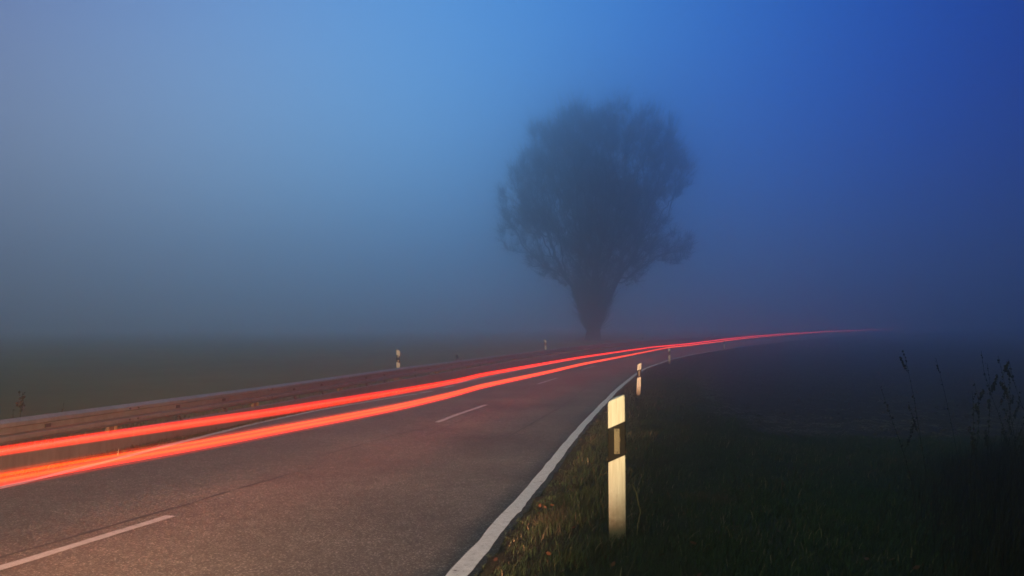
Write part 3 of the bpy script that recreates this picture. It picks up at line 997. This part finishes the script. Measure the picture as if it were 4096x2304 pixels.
# clods on the ploughed field
X, Y, l = scatter(12000, 3, 40, 11, 45, lambda X, Y, l: (soil_mask(X, Y, l) > .6) & in_view(X, Y, 1)); X, Y = X[:5000], Y[:5000]; nn = len(X); Z = ground_z(X, Y)
sz = .02 + .05 * grng.random(nn) ** 2
oct_ = np.array([(1, 0, 0), (0, 1, 0), (-1, 0, 0), (0, -1, 0), (0, 0, 1), (0, 0, -1)], float)
V = (np.c_[X, Y, Z][:, None] + oct_[None] * sz[:, None, None] * (.6 + .8 * grng.random((nn, 6, 1)))).reshape(-1, 3)
t_ = np.array([(0, 1, 4), (1, 2, 4), (2, 3, 4), (3, 0, 4), (1, 0, 5), (2, 1, 5), (3, 2, 5), (0, 3, 5)])
Fq = (np.arange(nn)[:, None, None] * 6 + t_[None]).reshape(-1, 3)
tag(mesh_np('soil_clods', V, Fq, M['straw'], cols=np.repeat(np.array([.03, .025, .019])[None] * (.6 + .9 * grng.random(nn))[:, None], 6, 0)), 'dark lumps of ploughed soil on the field', 'soil', kind='stuff')

# fallen leaves
X, Y, l = scatter(9000, -1.2, 10, 2.5, 13, lambda X, Y, l: (l < -.15) & (soil_mask(X, Y, l) < .3) & in_view(X, Y)); X, Y = X[:420], Y[:420]; nn = len(X); Z = ground_z(X, Y) + .03 + .03 * grng.random(nn)
a1 = grng.normal(size=(nn, 3)) * np.array([1, 1, .35]); a1 /= np.linalg.norm(a1, axis=1, keepdims=True)
a2 = np.cross(a1, grng.normal(size=(nn, 3)) * .3 + np.array([0, 0, 1])); a2 /= np.linalg.norm(a2, axis=1, keepdims=True)
La = (.010 + .015 * grng.random(nn))[:, None]; c = np.c_[X, Y, Z]
V = np.stack([c - a1 * La, c - a1 * La * .2 + a2 * La * .6, c + a1 * La * .6 + a2 * La * .45, c + a1 * La * 1.1, c + a1 * La * .5 - a2 * La * .5, c - a1 * La * .3 - a2 * La * .55], 1).reshape(-1, 3)
tag(mesh_np('fallen_leaves', V, np.arange(nn * 6).reshape(-1, 6), M['straw'], cols=np.repeat(np.array([.075, .032, .018])[None] * (.4 + .9 * grng.random(nn))[:, None], 6, 0)),
    'small brown fallen leaves lying in the verge grass', 'leaves', kind='stuff')

# single tufts and stalks
def tuft(name, cx_, cy_, r, n, h, col, label, cat):
    a = grng.random(n) * 2 * np.pi; q = r * np.sqrt(grng.random(n))
    X = cx_ + np.cos(a) * q; Y = cy_ + np.sin(a) * q
    o = blades(name, X, Y, h * (.5 + .8 * grng.random(n)), np.full(n, .002), np.array(col)[None] * (.6 + .7 * grng.random(n))[:, None], label, cat, lean=1.1, kindv=None, m='straw', flat=.35)
    return tag(o, label, cat)


u = unproject(2215, 2130)
tuft('dry_grass_tuft', u[0], u[1], .17, 420, .16, (.085, .07, .05), 'pale dry grass tuft left of the foot of the nearest post', 'grass tuft')
u = unproject(2830, 2060)
tuft('dry_grass_tuft', u[0], u[1], .22, 420, .14, (.08, .055, .035), 'brownish dry grass tuft right of the nearest post', 'grass tuft')


def tube_obj(name, pts, r0, r1, col, parent=None, material='weed', smooth=True, sides=5):
    P = np.array(pts)[None]; V, Fq = strands(P, np.linspace(r0, r1, len(pts))[None], sides)
    return mesh_np(name, V, Fq, M[material], parent, smooth, cols=np.tile(col, (len(V), 1)))


gz = float(ground_z(.93, 5.0)[0])
o = tube_obj('curled_stem', [(.90, 5.02, gz - .02), (.905, 5.0, gz + .10), (.925, 5.0, gz + .19), (.905, 4.99, gz + .27), (.895, 4.99, gz + .33), (.865, 4.98, gz + .39)], .004, .002, (.16, .15, .07))
tag(o, 'thin curled dry stem beside the nearest post', 'plant stem')


def weed(x, y, h, lean, seed, label, group, thick=.004, clus=26, cs=.016, col=(.030, .033, .032), branches=3, start=.35):
    r_ = np.random.default_rng(seed)
    z = float(ground_z(x, y)[0]) - .03
    root = empty('tall_weed', (x, y, z)); tag(root, label, 'weed', group)
    K = 9; t = np.linspace(0, 1, K)
    side = r_.normal() * .05
    P = np.c_[lean * h * t ** 1.4 + side * np.sin(t * 5), r_.normal() * .05 * t, h * t * (1 - .06 * t)]
    strs = [P]; rd = [np.linspace(thick, thick * .35, K)]
    for b in range(branches):
        t0 = start + (.9 - start) * (b + r_.random()) / max(branches, 1); p0 = np.array([np.interp(t0, t, P[:, k]) for k in range(3)])
        a = r_.random() * 6.28; L = h * (.10 + .16 * r_.random()) * (1.2 - t0); q = np.linspace(0, 1, K)[:, None]
        strs.append(p0 + q * L * np.array([math.cos(a) * .5 + lean * .5, math.sin(a) * .5, .9]) + q ** 2 * np.array([0, 0, L * .3]))
        rd.append(np.linspace(thick * .5, thick * .2, K))
    V, Fq = strands(np.array(strs), np.array(rd), 4)
    mesh_np('stem', V, Fq, M['weed'], root, True, cols=np.tile(col, (len(V), 1)))
    # seed heads: little crumpled clusters up the stem
    n = clus * len(strs); c = []
    for i, sp in enumerate(strs):
        for k in range(clus):
            tq = (start + (1 - start) * r_.random()) if i == 0 else (.3 + .7 * r_.random())
            c.append([np.interp(tq, t, sp[:, k2]) for k2 in range(3)])
    c = np.array(c) + r_.normal(size=(n, 3)) * cs * .6
    s_ = cs * (.4 + .9 * r_.random(n))
    V = (c[:, None] + oct_[None] * s_[:, None, None] * (.5 + .9 * r_.random((n, 6, 1)))).reshape(-1, 3)
    mesh_np('foliage_or_seed_heads', V, (np.arange(n)[:, None, None] * 6 + t_[None]).reshape(-1, 3), M['weed'], root, cols=np.tile(np.array(col) * 1.2, (len(V), 1)))
    return root


def at_px(px, d):
    r = ray(px, HOR); return r[0] / r[1] * d, d


GW = 'tall dark weeds at the right of the verge'
WEEDS = [  # base pixel x, tip pixel (x, y), distance, label
    (3705, 3600, 1385, 6.2, 'tall weed leaning left with its tip highest among the weeds left of the thicket'),
    (3640, 3518, 1530, 5.6, 'shorter dark weed stem leaning left, leftmost of the tall weeds'),
    (3830, 3740, 1418, 6.8, 'thin weed with a rounded seed head between the tall leaning weed and the thicket'),
    (3880, 3862, 1548, 5.2, 'short crooked weed stem with a hooked top beside the thicket'),
    (3965, 3924, 1440, 6.4, 'weed stem at the left side of the dark thicket'),
    (4000, 3950, 1388, 6.0, 'tallest weed stem of the dark thicket at the right edge'),
    (4045, 4002, 1430, 6.6, 'weed stem right of the tallest one in the thicket'),
    (4085, 4005, 1410, 5.8, 'thick feathery weed stem leaning left near the right edge'),
    (4130, 4068, 1425, 6.2, 'weed stem cut by the right edge of the photo'),
    (3945, 3882, 1515, 5.6, 'low feathery weed at the foot of the thicket'),
]
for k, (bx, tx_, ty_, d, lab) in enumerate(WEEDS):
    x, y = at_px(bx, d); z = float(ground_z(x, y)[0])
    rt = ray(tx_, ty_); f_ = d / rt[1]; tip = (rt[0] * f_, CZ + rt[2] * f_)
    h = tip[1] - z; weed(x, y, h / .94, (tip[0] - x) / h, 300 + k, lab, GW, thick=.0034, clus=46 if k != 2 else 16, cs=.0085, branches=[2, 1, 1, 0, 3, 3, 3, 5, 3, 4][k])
# undergrowth of the thicket
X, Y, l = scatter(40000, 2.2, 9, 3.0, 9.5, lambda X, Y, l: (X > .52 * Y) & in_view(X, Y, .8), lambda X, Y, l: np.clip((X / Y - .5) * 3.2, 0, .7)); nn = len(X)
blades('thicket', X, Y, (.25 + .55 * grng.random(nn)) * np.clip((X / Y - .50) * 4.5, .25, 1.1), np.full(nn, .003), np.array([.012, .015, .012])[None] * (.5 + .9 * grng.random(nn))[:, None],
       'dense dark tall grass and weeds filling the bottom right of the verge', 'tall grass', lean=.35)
# plants behind the guardrail
GP = 'weeds showing above the guardrail'
for (bx, tx_, ty_, d, lab, br, cl, cs) in ((85, 95, 1558, 9.6, 'leafy weed with a bent top sticking up behind the guardrail at the left', 3, 8, .022), (68, 48, 1627, 9.4, 'small curved weed stem behind the guardrail, left of the leafy weed', 0, 8, .012),
                                           (228, 238, 1600, 10.2, 'small faint weed tip above the guardrail, right of the leafy weed', 0, 6, .012), (1828, 1824, 1416, 33, 'faint dry weed above the guardrail between its two clearest posts', 2, 8, .04)):
    x, y = at_px(bx, d); z = float(ground_z(x, y)[0]); rt = ray(tx_, ty_); f_ = d / rt[1]; h = CZ + rt[2] * f_ - z
    weed(x, y, h / .94, (rt[0] * f_ - x) / h, 400 + br + int(bx), lab, GP, thick=.006 if d < 20 else .012, clus=cl, cs=cs, col=(.030, .032, .018), branches=br, start=.7)

# ------------------------------------------------------------------ fog
hb = MB(); X0, X1, Y0, Y1, Z0, Z1 = -402, 402, -62, 412, -2.6, 37.0
hb.box(((X0 + X1) / 2, (Y0 + Y1) / 2, (Z0 + Z1) / 2), (X1 - X0, Y1 - Y0, Z1 - Z0))
hm = bpy.data.materials.new('haze'); hm.use_nodes = True
hn, hl = hm.node_tree.nodes, hm.node_tree.links; hn.clear()
ho = hn.new('ShaderNodeOutputMaterial'); hv = hn.new('ShaderNodeVolumePrincipled')
hv.inputs['Color'].default_value = (.98, .98, .98, 1)
hv.inputs['Density'].default_value = 0.0165
hv.inputs['Anisotropy'].default_value = 0.91
hl.new(hv.outputs[0], ho.inputs['Volume'])
hz_ = hb.build('haze', hm)
tag(hz_, 'blue evening fog filling the air over the road and fields', 'fog', kind='stuff')
